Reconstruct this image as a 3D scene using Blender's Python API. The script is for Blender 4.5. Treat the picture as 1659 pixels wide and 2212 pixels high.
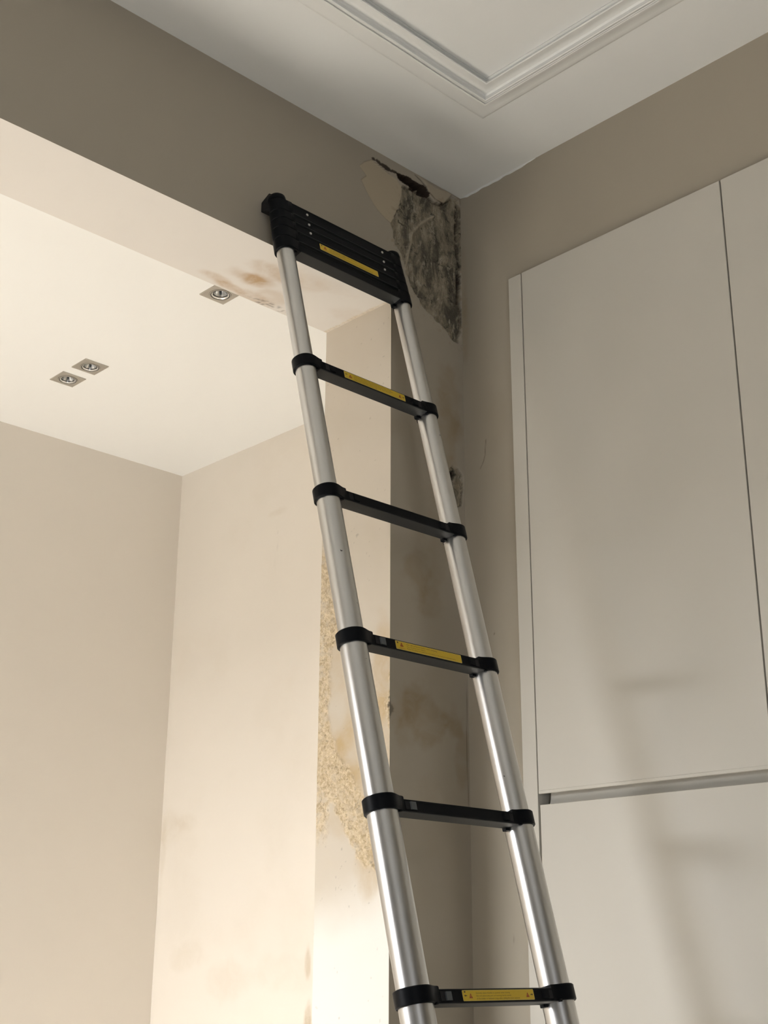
import bpy, bmesh, math, random
import numpy as np
from mathutils import Vector, Matrix

random.seed(4)
for o in list(bpy.data.objects):
    bpy.data.objects.remove(o, do_unlink=True)
scene = bpy.context.scene
COL = scene.collection

# ------------------------------------------------------------------ camera
cam_data = bpy.data.cameras.new('camera')
cam = bpy.data.objects.new('camera', cam_data)
COL.objects.link(cam)
RT = Vector((0.7221, -0.6917, 0.0055))
FW = Vector((0.6538, 0.6822, 0.3272)).normalized()
RT = (RT - FW * RT.dot(FW)).normalized()
UP = RT.cross(FW)
cam.matrix_world = Matrix(((RT.x, UP.x, -FW.x, -2.0934), (RT.y, UP.y, -FW.y, -1.9137),
                           (RT.z, UP.z, -FW.z, 1.5041), (0, 0, 0, 1)))
cam_data.sensor_fit = 'VERTICAL'
cam_data.sensor_height = 36.0
cam_data.lens = 2809.31 / 2212 * 36.0
cam_data.clip_start = 0.05
scene.camera = cam

# ------------------------------------------------------------------ world, exposure
world = bpy.data.worlds.new('world')
scene.world = world
world.use_nodes = True
wn = world.node_tree
wn.nodes['Background'].inputs['Color'].default_value = (0.80, 0.88, 1.0, 1)
wn.nodes['Background'].inputs['Strength'].default_value = 0.6
scene.view_settings.view_transform = 'Standard'
scene.view_settings.look = 'None'
scene.view_settings.gamma = 1.0
scene.view_settings.use_curve_mapping = False
scene.view_settings.exposure = 0.0


def area(name, loc, rot, sx, sy, power, col):
    l = bpy.data.lights.new(name, 'AREA')
    l.shape = 'RECTANGLE'
    l.size = sx
    l.size_y = sy
    l.energy = power
    l.color = col
    o = bpy.data.objects.new(name, l)
    COL.objects.link(o)
    o.location = loc
    o.rotation_euler = rot
    return o


# daylight entering by a glazed door at the left end of the far room and a window behind the camera: a sunny patch on the far room's floor,
# and sky light that comes down over the lintels (so low parts of the rooms see more of it)
XL = -4.3          # left end of the main room
XLF = -2.9         # left end of the far room
FARW = (0.42, 1.50, 0.05, 2.30)      # y0, y1, z0, z1 of the glazed door of the far room
ADDED_SIDEW = (-1.60, -0.50, 0.05, 1.75)    # y0, y1, z0, z1 of an unseen opening added so sun bounce lifts the main ceiling
MAINW = (-3.9, -2.3, 0.9, 2.3)       # x0, x1, z0, z1 of the main room's window behind the camera
sun = bpy.data.lights.new('sun', 'SUN')
sun.energy = 40.0
sun.angle = math.radians(1.0)
sun.color = (1.0, 0.965, 0.925)
so = bpy.data.objects.new('sun', sun)
COL.objects.link(so)
so.rotation_euler = Vector((-1.0, -0.06, 0.95)).to_track_quat('Z', 'Y').to_euler()


def aimed(name, loc, target, sx, sy, power, col):
    d = Vector(loc) - Vector(target)
    return area(name, loc, d.to_track_quat('Z', 'Y').to_euler(), sx, sy, power, col)


area('sky_far', (XLF - 3.0, 2.3, 3.4), (0, -math.pi / 2, 0), 2.6, 4.0, 1000, (0.96, 0.98, 1.0))
area('horizon_far', (XLF - 0.16, 0.96, 1.2), (0, -math.pi / 2, 0), 2.1, 1.0, 2, (1.0, 0.97, 0.92))
area('horizon_main', (-3.1, -4.36, 1.6), (math.pi / 2, 0, 0), 1.5, 1.3, 36, (0.97, 0.98, 1.0))

# ------------------------------------------------------------------ dimensions (metres, floor at z = 0)
H = 3.318       # ceiling of the main room
ZS = 2.9392     # underside of the beam
XP = -0.2401    # side face of the pier
T = 0.2236      # thickness of the partition
HF = 3.0557     # ceiling of the far room
XF, YF = 0.2651, 1.5343
WZ, HZ, HZ2 = 3.0155, 1.8267, 1.8050
WY0, WY1, WY2 = -0.1661, -0.2047, -0.7350

# outlines of damage and stains on the plaster, in metres on their wall
HOLE = [(-0.2083, 3.2679), (-0.1833, 3.2665), (-0.1391, 3.2711), (-0.115, 3.2742), (-0.094, 3.268), (-0.0613, 3.2734), (-0.0342, 3.3079), (-0.0073, 3.3093), (0.0022, 3.279), (0.0001, 3.1731), (-0.0021, 3.0696), (-0.0036, 2.9934), (-0.0044, 2.9533), (-0.0134, 2.9107), (-0.0344, 2.9107), (-0.0534, 2.926), (-0.0691, 2.9374), (-0.088, 2.9452), (-0.1099, 2.9543), (-0.1316, 2.9632), (-0.147, 2.9745), (-0.1561, 2.988), (-0.1684, 2.9955), (-0.1775, 3.0089), (-0.1897, 3.0261), (-0.1927, 3.042), (-0.208, 3.075), (-0.2201, 3.0897), (-0.2262, 3.0896), (-0.2292, 3.108), (-0.2369, 3.1369), (-0.2385, 3.1437), (-0.2295, 3.1625), (-0.2204, 3.1864), (-0.2082, 3.212), (-0.2005, 3.2408), (-0.2051, 3.2566)]
SLOT = [(-0.2253, 3.2902), (-0.1896, 3.2958), (-0.1644, 3.2937), (-0.1325, 3.2962), (-0.1181, 3.2884), (-0.1134, 3.2754), (-0.1391, 3.2706), (-0.1645, 3.2694), (-0.1896, 3.2708), (-0.2114, 3.2716), (-0.2206, 3.2776)]
SLIT = [(-0.3042, 3.2923), (-0.2817, 3.2936), (-0.2636, 3.292), (-0.2453, 3.2878), (-0.2238, 3.291), (-0.233, 3.2867), (-0.2513, 3.285), (-0.2665, 3.2855), (-0.2817, 3.2885)]
CRACK2 = [(-0.1612, 3.3129), (-0.1421, 3.3061), (-0.1261, 3.2978), (-0.1166, 3.2839), (-0.094, 3.2732), (-0.0613, 3.2742), (-0.0343, 3.2999)]
FLAP = [(-0.2269, 3.3054), (-0.1896, 3.3178), (-0.1484, 3.3136), (-0.1261, 3.3004), (-0.115, 3.2794), (-0.094, 3.2693), (-0.0613, 3.2742), (-0.0308, 3.3121), (-0.0038, 3.3135), (-0.0441, 3.3167), (-0.0936, 3.31), (-0.142, 3.314), (-0.1896, 3.3152)]
PATCH = [(-0.3435, 3.2542), (-0.3291, 3.2698), (-0.3056, 3.2885), (-0.2816, 3.2847), (-0.2513, 3.2761), (-0.2206, 3.2724), (-0.2051, 3.2591), (-0.2005, 3.2408), (-0.2082, 3.212), (-0.2204, 3.1839), (-0.2369, 3.1443), (-0.2565, 3.1482), (-0.2805, 3.16), (-0.2984, 3.1719), (-0.3163, 3.1911), (-0.3371, 3.2187), (-0.3198, 3.2366), (-0.3435, 3.253)]
RIDGE = [(-0.1927, 3.042), (-0.1805, 3.0838), (-0.1711, 3.1274), (-0.168, 3.1488), (-0.1459, 3.1784), (-0.1107, 3.214), (-0.0912, 3.2303)]
HOLE2 = [(-0.0543, 2.5746), (-0.0395, 2.5868), (-0.0237, 2.5845), (-0.008, 2.5738), (-0.0044, 2.5531), (-0.0053, 2.5405), (-0.009, 2.5272), (-0.0065, 2.5114), (-0.0118, 2.4986), (-0.0278, 2.489), (-0.0388, 2.4952), (-0.0508, 2.5125), (-0.0582, 2.535), (-0.0624, 2.5544)]
HOLE2D = [(-0.0522, 2.5677), (-0.0419, 2.5763), (-0.0283, 2.5799), (-0.0239, 2.5728), (-0.0332, 2.5588), (-0.0468, 2.5527), (-0.0557, 2.5561)]
HOLE2E = [(-0.045, 2.5262), (-0.0339, 2.5225), (-0.0296, 2.5138), (-0.0342, 2.5053), (-0.0453, 2.5098)]
PSTAIN = [(-0.1534, 2.3045), (-0.1176, 2.2592), (-0.0864, 2.4156), (-0.1409, 2.0019), (-0.1891, 2.0151), (-0.0413, 1.9848), (-0.0208, 1.9175), (-0.2027, 1.965), (-0.0433, 2.734), (-0.06, 2.6704), (-0.078, 2.4838), (-0.1214, 1.8305)]
REV_ROUGH = [(0.2333, 2.401), (0.207, 2.3731), (0.179, 2.2702), (0.1524, 2.1812), (0.1759, 2.1541), (0.1898, 2.1047), (0.1865, 1.9927), (0.1507, 1.9293), (0.0989, 1.8663), (0.0489, 1.7873), (0.0304, 1.7043), (0.03, 1.6596), (0.096, 1.7075), (0.1395, 1.7656), (0.177, 1.8156), (0.2187, 1.7326)]
REV_STAIN = [(0.1755, 2.3122), (0.1574, 2.2029), (0.1776, 2.1028), (0.1343, 1.8504), (0.0556, 1.7693), (0.0476, 1.6781), (0.0243, 2.0797), (0.0162, 1.9338), (0.1139, 1.906), (0.1448, 1.9876), (0.1914, 1.9534)]
REV_CHIP = [(0.0031, 2.0375), (0.0056, 1.9993), (0.0052, 1.9326), (0.0197, 2.0302)]
SOF_STAIN = [(-0.5182, 0.1367), (-0.5395, 0.143), (-0.5085, 0.0838), (-0.4487, 0.173), (-0.3793, 0.0446), (-0.4254, 0.2184), (-0.4827, 0.2063), (-0.3976, 0.1849), (-0.466, 0.0709), (-0.2283, 0.1151)]
FR_MARK = [(1.0213, 2.8097), (1.0204, 2.7499), (1.0277, 2.6779), (1.0232, 2.6331), (1.5191, 1.8898), (1.1501, 1.4515), (0.8269, 1.5014), (0.8218, 1.3657), (0.8331, 1.4216), (1.0144, 1.9468), (1.4347, 1.898)]
WB = [(-0.0677, 2.6448), (-0.0638, 2.6057), (-0.0577, 2.5903), (-0.0488, 2.579), (-0.0797, 2.1849), (-0.0084, 2.9393), (-0.0002, 2.0611), (-0.1127, 1.5482), (-0.214, 3.3193), (-0.2416, 3.3252), (-0.1762, 3.3245)]
CEILDOT = [(-0.4671, -0.4593)]


# ------------------------------------------------------------------ materials
def new_mat(name):
    m = bpy.data.materials.new(name)
    m.use_nodes = True
    return m, m.node_tree, m.node_tree.nodes['Principled BSDF']


def simple(name, col, rough=0.5, metal=0.0, spec=0.5, bump=0.0, bscale=60.0, var=0.0, vscale=4.0):
    m, nt, b = new_mat(name)
    N, L = nt.nodes, nt.links
    b.inputs['Base Color'].default_value = (*col, 1)
    b.inputs['Roughness'].default_value = rough
    b.inputs['Metallic'].default_value = metal
    b.inputs['Specular IOR Level'].default_value = spec
    tc = N.new('ShaderNodeTexCoord')
    if bump:
        n = N.new('ShaderNodeTexNoise')
        n.inputs['Scale'].default_value = bscale
        n.inputs['Detail'].default_value = 4
        L.new(tc.outputs['Object'], n.inputs['Vector'])
        bp = N.new('ShaderNodeBump')
        bp.inputs['Strength'].default_value = bump
        bp.inputs['Distance'].default_value = 0.002
        L.new(n.outputs['Fac'], bp.inputs['Height'])
        L.new(bp.outputs['Normal'], b.inputs['Normal'])
    if var:
        n = N.new('ShaderNodeTexNoise')
        n.inputs['Scale'].default_value = vscale
        n.inputs['Detail'].default_value = 5
        L.new(tc.outputs['Object'], n.inputs['Vector'])
        mx = N.new('ShaderNodeMix')
        mx.data_type = 'RGBA'
        mx.inputs[6].default_value = (*[c * (1 - var) for c in col], 1)
        mx.inputs[7].default_value = (*[min(1, c * (1 + var)) for c in col], 1)
        L.new(n.outputs['Fac'], mx.inputs[0])
        L.new(mx.outputs[2], b.inputs['Base Color'])
    return m


def mixc(nt, fac, a, b):
    mx = nt.nodes.new('ShaderNodeMix')
    mx.data_type = 'RGBA'
    for s, v in ((0, fac), (6, a), (7, b)):
        if isinstance(v, tuple):
            mx.inputs[s].default_value = (*v, 1) if len(v) == 3 else v
        elif isinstance(v, (int, float)):
            mx.inputs[s].default_value = v
        else:
            nt.links.new(v, mx.inputs[s])
    return mx.outputs[2]


def noise(nt, vec, scale, detail=5, rough=0.6, dist=0.0):
    n = nt.nodes.new('ShaderNodeTexNoise')
    n.inputs['Scale'].default_value = scale
    n.inputs['Detail'].default_value = detail
    n.inputs['Roughness'].default_value = rough
    n.inputs['Distortion'].default_value = dist
    nt.links.new(vec, n.inputs['Vector'])
    return n.outputs['Fac']


def ramp(nt, fac, a, b, va=0.0, vb=1.0):
    r = nt.nodes.new('ShaderNodeMapRange')
    r.interpolation_type = 'SMOOTHSTEP'
    r.inputs['From Min'].default_value = a
    r.inputs['From Max'].default_value = b
    r.inputs['To Min'].default_value = va
    r.inputs['To Max'].default_value = vb
    nt.links.new(fac, r.inputs['Value'])
    return r.outputs['Result']


def mul(nt, a, b, op='MULTIPLY'):
    m = nt.nodes.new('ShaderNodeMath')
    m.operation = op
    m.use_clamp = True
    for i, v in enumerate((a, b)):
        if isinstance(v, (int, float)):
            m.inputs[i].default_value = v
        else:
            nt.links.new(v, m.inputs[i])
    return m.outputs[0]


def plaster(name, col, stain_col=(0.29, 0.22, 0.13), patch_col=(0.47, 0.40, 0.29), var=0.03):
    """painted plaster with attribute driven water stains, filler, bare rough plaster and mould"""
    m, nt, b = new_mat(name)
    N, L = nt.nodes, nt.links
    tc = N.new('ShaderNodeTexCoord')
    P = tc.outputs['Object']

    def at(n):
        a = N.new('ShaderNodeAttribute')
        a.attribute_name = n
        return a.outputs['Fac']
    big = noise(nt, P, 2.2, 4)
    c = mixc(nt, big, tuple(x * (1 - var) for x in col), tuple(min(1, x * (1 + var)) for x in col))
    c = mixc(nt, at('patch'), c, patch_col)
    # water stain
    ns = ramp(nt, noise(nt, P, 16, 6, 0.62, 0.6), 0.30, 0.62, 0.45, 1.0)
    c = mixc(nt, mul(nt, at('stain'), ns), c, stain_col)
    # bare crumbling plaster
    rn = noise(nt, P, 130, 6, 0.7)
    rc = mixc(nt, ramp(nt, rn, 0.36, 0.62), (0.47, 0.36, 0.215), (0.71, 0.59, 0.42))
    c = mixc(nt, at('rough'), c, rc)
    # mould
    mp = N.new('ShaderNodeMapping')
    mp.inputs['Scale'].default_value = (1.0, 1.0, 0.42)
    L.new(P, mp.inputs['Vector'])
    PM = mp.outputs['Vector']
    mc = mixc(nt, ramp(nt, noise(nt, PM, 26, 7, 0.7, 0.5), 0.38, 0.62), (0.10, 0.090, 0.070), (0.37, 0.32, 0.235))
    mc = mixc(nt, ramp(nt, noise(nt, PM, 13, 4, 0.6), 0.55, 0.72, 0, 0.7), mc, (0.26, 0.19, 0.11))
    mc = mixc(nt, ramp(nt, noise(nt, PM, 60, 6, 0.75), 0.53, 0.66, 0, 0.75), mc, (0.46, 0.41, 0.32))
    mc = mixc(nt, ramp(nt, noise(nt, P, 34, 7, 0.72, 0.8), 0.56, 0.64, 0, 0.8), mc, (0.035, 0.035, 0.028))
    c = mixc(nt, at('mould'), c, mc)
    c = mixc(nt, at('dark'), c, (0.030, 0.020, 0.014))
    L.new(c, b.inputs['Base Color'])
    b.inputs['Roughness'].default_value = 0.75
    b.inputs['Specular IOR Level'].default_value = 0.25
    # bump: fine roller texture plus stronger grain where bare
    h1 = noise(nt, P, 55, 4)
    h2 = noise(nt, P, 220, 3)
    bp = N.new('ShaderNodeBump')
    bp.inputs['Distance'].default_value = 0.0012
    bp.inputs['Strength'].default_value = 0.22
    L.new(h1, bp.inputs['Height'])
    bp2 = N.new('ShaderNodeBump')
    bp2.inputs['Distance'].default_value = 0.0035
    L.new(mul(nt, mul(nt, at('rough'), at('mould'), 'ADD'), 0.9), bp2.inputs['Strength'])
    L.new(h2, bp2.inputs['Height'])
    L.new(bp.outputs['Normal'], bp2.inputs['Normal'])
    L.new(bp2.outputs['Normal'], b.inputs['Normal'])
    return m


M_WALL = plaster('beige_wall_paint', (0.385, 0.345, 0.28))
M_WALL_DARKENED = simple('darkened_unseen_wall', (0.17, 0.15, 0.125), 0.7)  # unseen walls, darkened to deepen the tube reflections and cut bounce
M_FARWALL = plaster('cream_wall_paint', (0.78, 0.725, 0.65), stain_col=(0.48, 0.38, 0.24))
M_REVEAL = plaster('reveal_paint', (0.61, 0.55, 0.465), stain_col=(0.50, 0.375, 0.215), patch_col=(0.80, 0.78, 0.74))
M_SOFFIT = plaster('soffit_paint', (0.72, 0.685, 0.64), stain_col=(0.47, 0.33, 0.20))
M_FARCEIL = simple('far_ceiling_paint', (0.86, 0.86, 0.84), 0.8, spec=0.2, bump=0.2, bscale=30)
M_CEIL = simple('white_ceiling_paint', (0.77, 0.775, 0.76), 0.8, spec=0.2, bump=0.25, bscale=30, var=0.02, vscale=1.5)
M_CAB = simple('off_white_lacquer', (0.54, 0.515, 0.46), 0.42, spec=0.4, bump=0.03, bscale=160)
M_CABIN = simple('cabinet_board', (0.50, 0.47, 0.41), 0.6)
M_FLOOR = simple('pale_floor', (0.50, 0.47, 0.42), 0.5, var=0.15, vscale=8)
M_FRAME = simple('white_window_paint', (0.8, 0.8, 0.78), 0.4)
M_PLASTIC = simple('black_moulded_plastic', (0.0035, 0.0042, 0.0055), 0.40, spec=0.08, bump=0.04, bscale=400)
M_RUNG = simple('black_anodised_aluminium', (0.020, 0.022, 0.023), 0.42, spec=0.36, bump=0.10, bscale=500)
M_LATCH = simple('grey_latch_plastic', (0.07, 0.08, 0.085), 0.45)
M_RUBBER = simple('black_rubber', (0.012, 0.012, 0.013), 0.7, spec=0.25)
M_RIVET = simple('steel_rivet', (0.62, 0.62, 0.60), 0.38, metal=0.7)
M_YEL = simple('yellow_label', (0.62, 0.42, 0.02), 0.45, var=0.06, vscale=200)
M_YELB = simple('label_border', (0.62, 0.52, 0.20), 0.45)
M_INK = simple('label_ink', (0.035, 0.028, 0.02), 0.6)
M_RED = simple('label_red', (0.30, 0.03, 0.02), 0.6)
M_NICKEL = simple('brushed_nickel', (0.46, 0.43, 0.38), 0.42, metal=0.55, bump=0.08, bscale=900)
M_DARKRING = simple('dark_gap', (0.05, 0.05, 0.05), 0.6)
M_REFL = simple('lamp_reflector', (0.82, 0.82, 0.80), 0.22, metal=0.8)
m, nt, b = new_mat('lamp_glass')
b.inputs['Base Color'].default_value = (0.95, 0.95, 0.95, 1)
b.inputs['Roughness'].default_value = 0.08
b.inputs['Transmission Weight'].default_value = 1.0
M_GLASS = m

# satin anodised aluminium, drawn along its length, with a few scuffs
m, nt, b = new_mat('satin_aluminium')
tc = nt.nodes.new('ShaderNodeTexCoord')
mp = nt.nodes.new('ShaderNodeMapping')
mp.inputs['Scale'].default_value = (1, 1, 0.012)
nt.links.new(tc.outputs['Object'], mp.inputs['Vector'])
st = noise(nt, mp.outputs['Vector'], 420, 3)
c = mixc(nt, st, (0.57, 0.57, 0.565), (0.61, 0.61, 0.605))
sp = noise(nt, tc.outputs['Object'], 70, 2, 0.5)
c = mixc(nt, ramp(nt, sp, 0.775, 0.80), c, (0.12, 0.12, 0.12))
nt.links.new(c, b.inputs['Base Color'])
nt.links.new(ramp(nt, st, 0.3, 0.7, 0.285, 0.315), b.inputs['Roughness'])
b.inputs['Metallic'].default_value = 1.0
M_ALU = m


# ------------------------------------------------------------------ helpers
def link(name, me, mat=None, parent=None, mats=None):
    o = bpy.data.objects.new(name, me)
    COL.objects.link(o)
    if mats:
        for mm in mats:
            me.materials.append(mm)
    elif mat:
        me.materials.append(mat)
    if parent is not None:
        o.parent = parent
    return o


def obj(name, bm, mat=None, parent=None, smooth=False, mats=None):
    bmesh.ops.recalc_face_normals(bm, faces=bm.faces)
    me = bpy.data.meshes.new(name)
    bm.to_mesh(me)
    bm.free()
    if smooth:
        me.polygons.foreach_set('use_smooth', [True] * len(me.polygons))
        try:
            me.set_sharp_from_angle(angle=math.radians(38))
        except Exception:
            pass
    return link(name, me, mat, parent, mats)


def tag(o, label=None, cat=None, group=None, kind=None):
    if label: o['label'] = label
    if cat: o['category'] = cat
    if group: o['group'] = group
    if kind: o['kind'] = kind
    return o


def empty(name, loc, rot=(0, 0, 0)):
    o = bpy.data.objects.new(name, None)
    COL.objects.link(o)
    o.location = loc
    o.rotation_euler = rot
    o.empty_display_size = 0.1
    return o


def box(bm, x0, x1, y0, y1, z0, z1, bev=0.0, seg=2, mi=0):
    r = bmesh.ops.create_cube(bm, size=1.0)
    vs = r['verts']
    for v in vs:
        v.co = Vector(((x0 + x1) / 2 + v.co.x * (x1 - x0), (y0 + y1) / 2 + v.co.y * (y1 - y0),
                       (z0 + z1) / 2 + v.co.z * (z1 - z0)))
    fs = set(f for v in vs for f in v.link_faces)
    for f in fs:
        f.material_index = mi
    if bev:
        es = list(set(e for v in vs for e in v.link_edges))
        bmesh.ops.bevel(bm, geom=es, offset=bev, segments=seg, profile=0.5, affect='EDGES')


def extrude_profile(bm, pts, z0, z1, axis='z'):
    """closed 2-D outline pushed from z0 to z1"""
    a = [bm.verts.new((p[0], p[1], z0)) for p in pts]
    b_ = [bm.verts.new((p[0], p[1], z1)) for p in pts]
    n = len(pts)
    for i in range(n):
        bm.faces.new((a[i], a[(i + 1) % n], b_[(i + 1) % n], b_[i]))
    bm.faces.new(a[::-1])
    bm.faces.new(b_)
    return a + b_


def lathe(bm, prof, cx=0, cy=0, n=64, close=True, mi=0):
    rings = []
    for r, z in prof:
        rings.append([bm.verts.new((cx + r * math.cos(2 * math.pi * i / n), cy + r * math.sin(2 * math.pi * i / n), z))
                      for i in range(n)])
    k = len(rings)
    for j in range(k if close else k - 1):
        A, B = rings[j], rings[(j + 1) % k]
        for i in range(n):
            f = bm.faces.new((A[i], A[(i + 1) % n], B[(i + 1) % n], B[i]))
            f.material_index = mi
    return rings


# ---- numpy noise and signed distances for the plaster damage
def _hash(ix, iy, s):
    h = (ix.astype(np.int64) * 374761393 + iy.astype(np.int64) * 668265263 + s * 1442695041) & 0xffffffff
    h = ((h ^ (h >> 13)) * 1274126177) & 0xffffffff
    return ((h ^ (h >> 16)) & 0xffff) / 65535.0


def vnoise(u, v, f, seed=0, octs=4):
    out = np.zeros_like(u)
    amp, tot = 1.0, 0.0
    for o in range(octs):
        x, y = u * f + 37.2 * o, v * f - 11.7 * o
        ix, iy = np.floor(x), np.floor(y)
        fx, fy = x - ix, y - iy
        fx, fy = fx * fx * (3 - 2 * fx), fy * fy * (3 - 2 * fy)
        a = _hash(ix, iy, seed + o); b_ = _hash(ix + 1, iy, seed + o)
        c_ = _hash(ix, iy + 1, seed + o); d_ = _hash(ix + 1, iy + 1, seed + o)
        out += amp * ((a * (1 - fx) + b_ * fx) * (1 - fy) + (c_ * (1 - fx) + d_ * fx) * fy)
        tot += amp
        amp *= 0.5
        f *= 2
    return out / tot


def sdf(u, v, poly):
    """signed distance, negative inside"""
    d = np.full(u.shape, 1e9)
    ins = np.zeros(u.shape, bool)
    n = len(poly)
    for i in range(n):
        x1, y1 = poly[i]
        x2, y2 = poly[(i + 1) % n]
        dx, dy = x2 - x1, y2 - y1
        L2 = dx * dx + dy * dy + 1e-12
        t = np.clip(((u - x1) * dx + (v - y1) * dy) / L2, 0, 1)
        d = np.minimum(d, np.hypot(u - x1 - t * dx, v - y1 - t * dy))
        c = ((y1 > v) != (y2 > v)) & (u < (x2 - x1) * (v - y1) / (y2 - y1 + 1e-12) + x1)
        ins ^= c
    return np.where(ins, -d, d)


def pdist(u, v, pts):
    d = np.full(u.shape, 1e9)
    for i in range(len(pts) - 1):
        x1, y1 = pts[i]
        x2, y2 = pts[i + 1]
        dx, dy = x2 - x1, y2 - y1
        t = np.clip(((u - x1) * dx + (v - y1) * dy) / (dx * dx + dy * dy + 1e-12), 0, 1)
        d = np.minimum(d, np.hypot(u - x1 - t * dx, v - y1 - t * dy))
    return d


def sst(x, a, b_):
    t = np.clip((x - a) / (b_ - a), 0, 1)
    return t * t * (3 - 2 * t)


def blob(u, v, cu, cv, ru, rv, seed=1, wob=0.5, f=14):
    r = np.hypot((u - cu) / ru, (v - cv) / rv)
    r = r + wob * (vnoise(u, v, f, seed) - 0.5) * 2
    return 1 - sst(r, 0.45, 1.1)


LAY = ('stain', 'patch', 'rough', 'mould', 'dark')


class Surf:
    """collects rectangular grids on planes into one mesh with painted plaster layers"""
    def __init__(self):
        self.v, self.f, self.a, self.m, self.n = [], [], {k: [] for k in LAY}, [], 0

    def grid(self, origin, du, dv, u, v, fn=None, normal=None, mi=0):
        U, V = np.meshgrid(u, v)
        lay = {k: np.zeros(U.shape) for k in LAY}
        off = np.zeros(U.shape)
        if fn:
            off = fn(U, V, lay)
        o_, du_, dv_ = (np.array(q, float) for q in (origin, du, dv))
        P = o_ + U[..., None] * du_ + V[..., None] * dv_
        if normal is not None:
            P = P - off[..., None] * np.array(normal, float)
        self.v.append(P.reshape(-1, 3))
        for k in LAY:
            self.a[k].append(lay[k].ravel())
        nu, nv = len(u), len(v)
        idx = np.arange(nu * nv).reshape(nv, nu) + self.n
        flip = np.dot(np.cross(du_, dv_), np.array(normal, float)) < 0 if normal is not None else False
        q = [idx[:-1, :-1], idx[:-1, 1:], idx[1:, 1:], idx[1:, :-1]]
        if flip:
            q = q[::-1]
        q = np.stack(q, -1).reshape(-1, 4)
        self.f.append(q)
        self.m.append(np.full(len(q), mi))
        self.n += nu * nv

    def quad(self, a, b_, c, d, mi=0):
        self.v.append(np.array([a, b_, c, d], float))
        for k in LAY:
            self.a[k].append(np.zeros(4))
        self.f.append(np.array([[0, 1, 2, 3]]) + self.n)
        self.m.append(np.array([mi]))
        self.n += 4

    def boxq(self, x0, x1, y0, y1, z0, z1, skip='', mi=0):
        p = lambda x, y, z: (x, y, z)
        F = {'-y': [p(x0, y0, z0), p(x1, y0, z0), p(x1, y0, z1), p(x0, y0, z1)],
             '+y': [p(x1, y1, z0), p(x0, y1, z0), p(x0, y1, z1), p(x1, y1, z1)],
             '-x': [p(x0, y1, z0), p(x0, y0, z0), p(x0, y0, z1), p(x0, y1, z1)],
             '+x': [p(x1, y0, z0), p(x1, y1, z0), p(x1, y1, z1), p(x1, y0, z1)],
             '-z': [p(x0, y1, z0), p(x1, y1, z0), p(x1, y0, z0), p(x0, y0, z0)],
             '+z': [p(x0, y0, z1), p(x1, y0, z1), p(x1, y1, z1), p(x0, y1, z1)]}
        for k, q in F.items():
            if k not in skip.split():
                self.quad(*q, mi=mi)

    def build(self, name, mats, smooth=True):
        me = bpy.data.meshes.new(name)
        V = np.concatenate(self.v)
        Fc = np.concatenate(self.f)
        me.vertices.add(len(V))
        me.vertices.foreach_set('co', V.astype(np.float32).ravel())
        me.loops.add(len(Fc) * 4)
        me.loops.foreach_set('vertex_index', Fc.astype(np.int32).ravel())
        me.polygons.add(len(Fc))
        me.polygons.foreach_set('loop_start', np.arange(0, len(Fc) * 4, 4, dtype=np.int32))
        me.update(calc_edges=True)
        me.polygons.foreach_set('material_index', np.concatenate(self.m).astype(np.int32))
        me.polygons.foreach_set('use_smooth', [smooth] * len(Fc))
        for k in LAY:
            at = me.attributes.new(k, 'FLOAT', 'POINT')
            at.data.foreach_set('value', np.clip(np.concatenate(self.a[k]), 0, 1).astype(np.float32))
        me.validate()
        me.update()
        for mm in mats:
            me.materials.append(mm)
        o = bpy.data.objects.new(name, me)
        COL.objects.link(o)
        o['kind'] = 'structure'
        return o


def lin(a, b_, step):
    n = max(2, int(round(abs(b_ - a) / step)) + 1)
    return np.linspace(a, b_, n)


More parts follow.
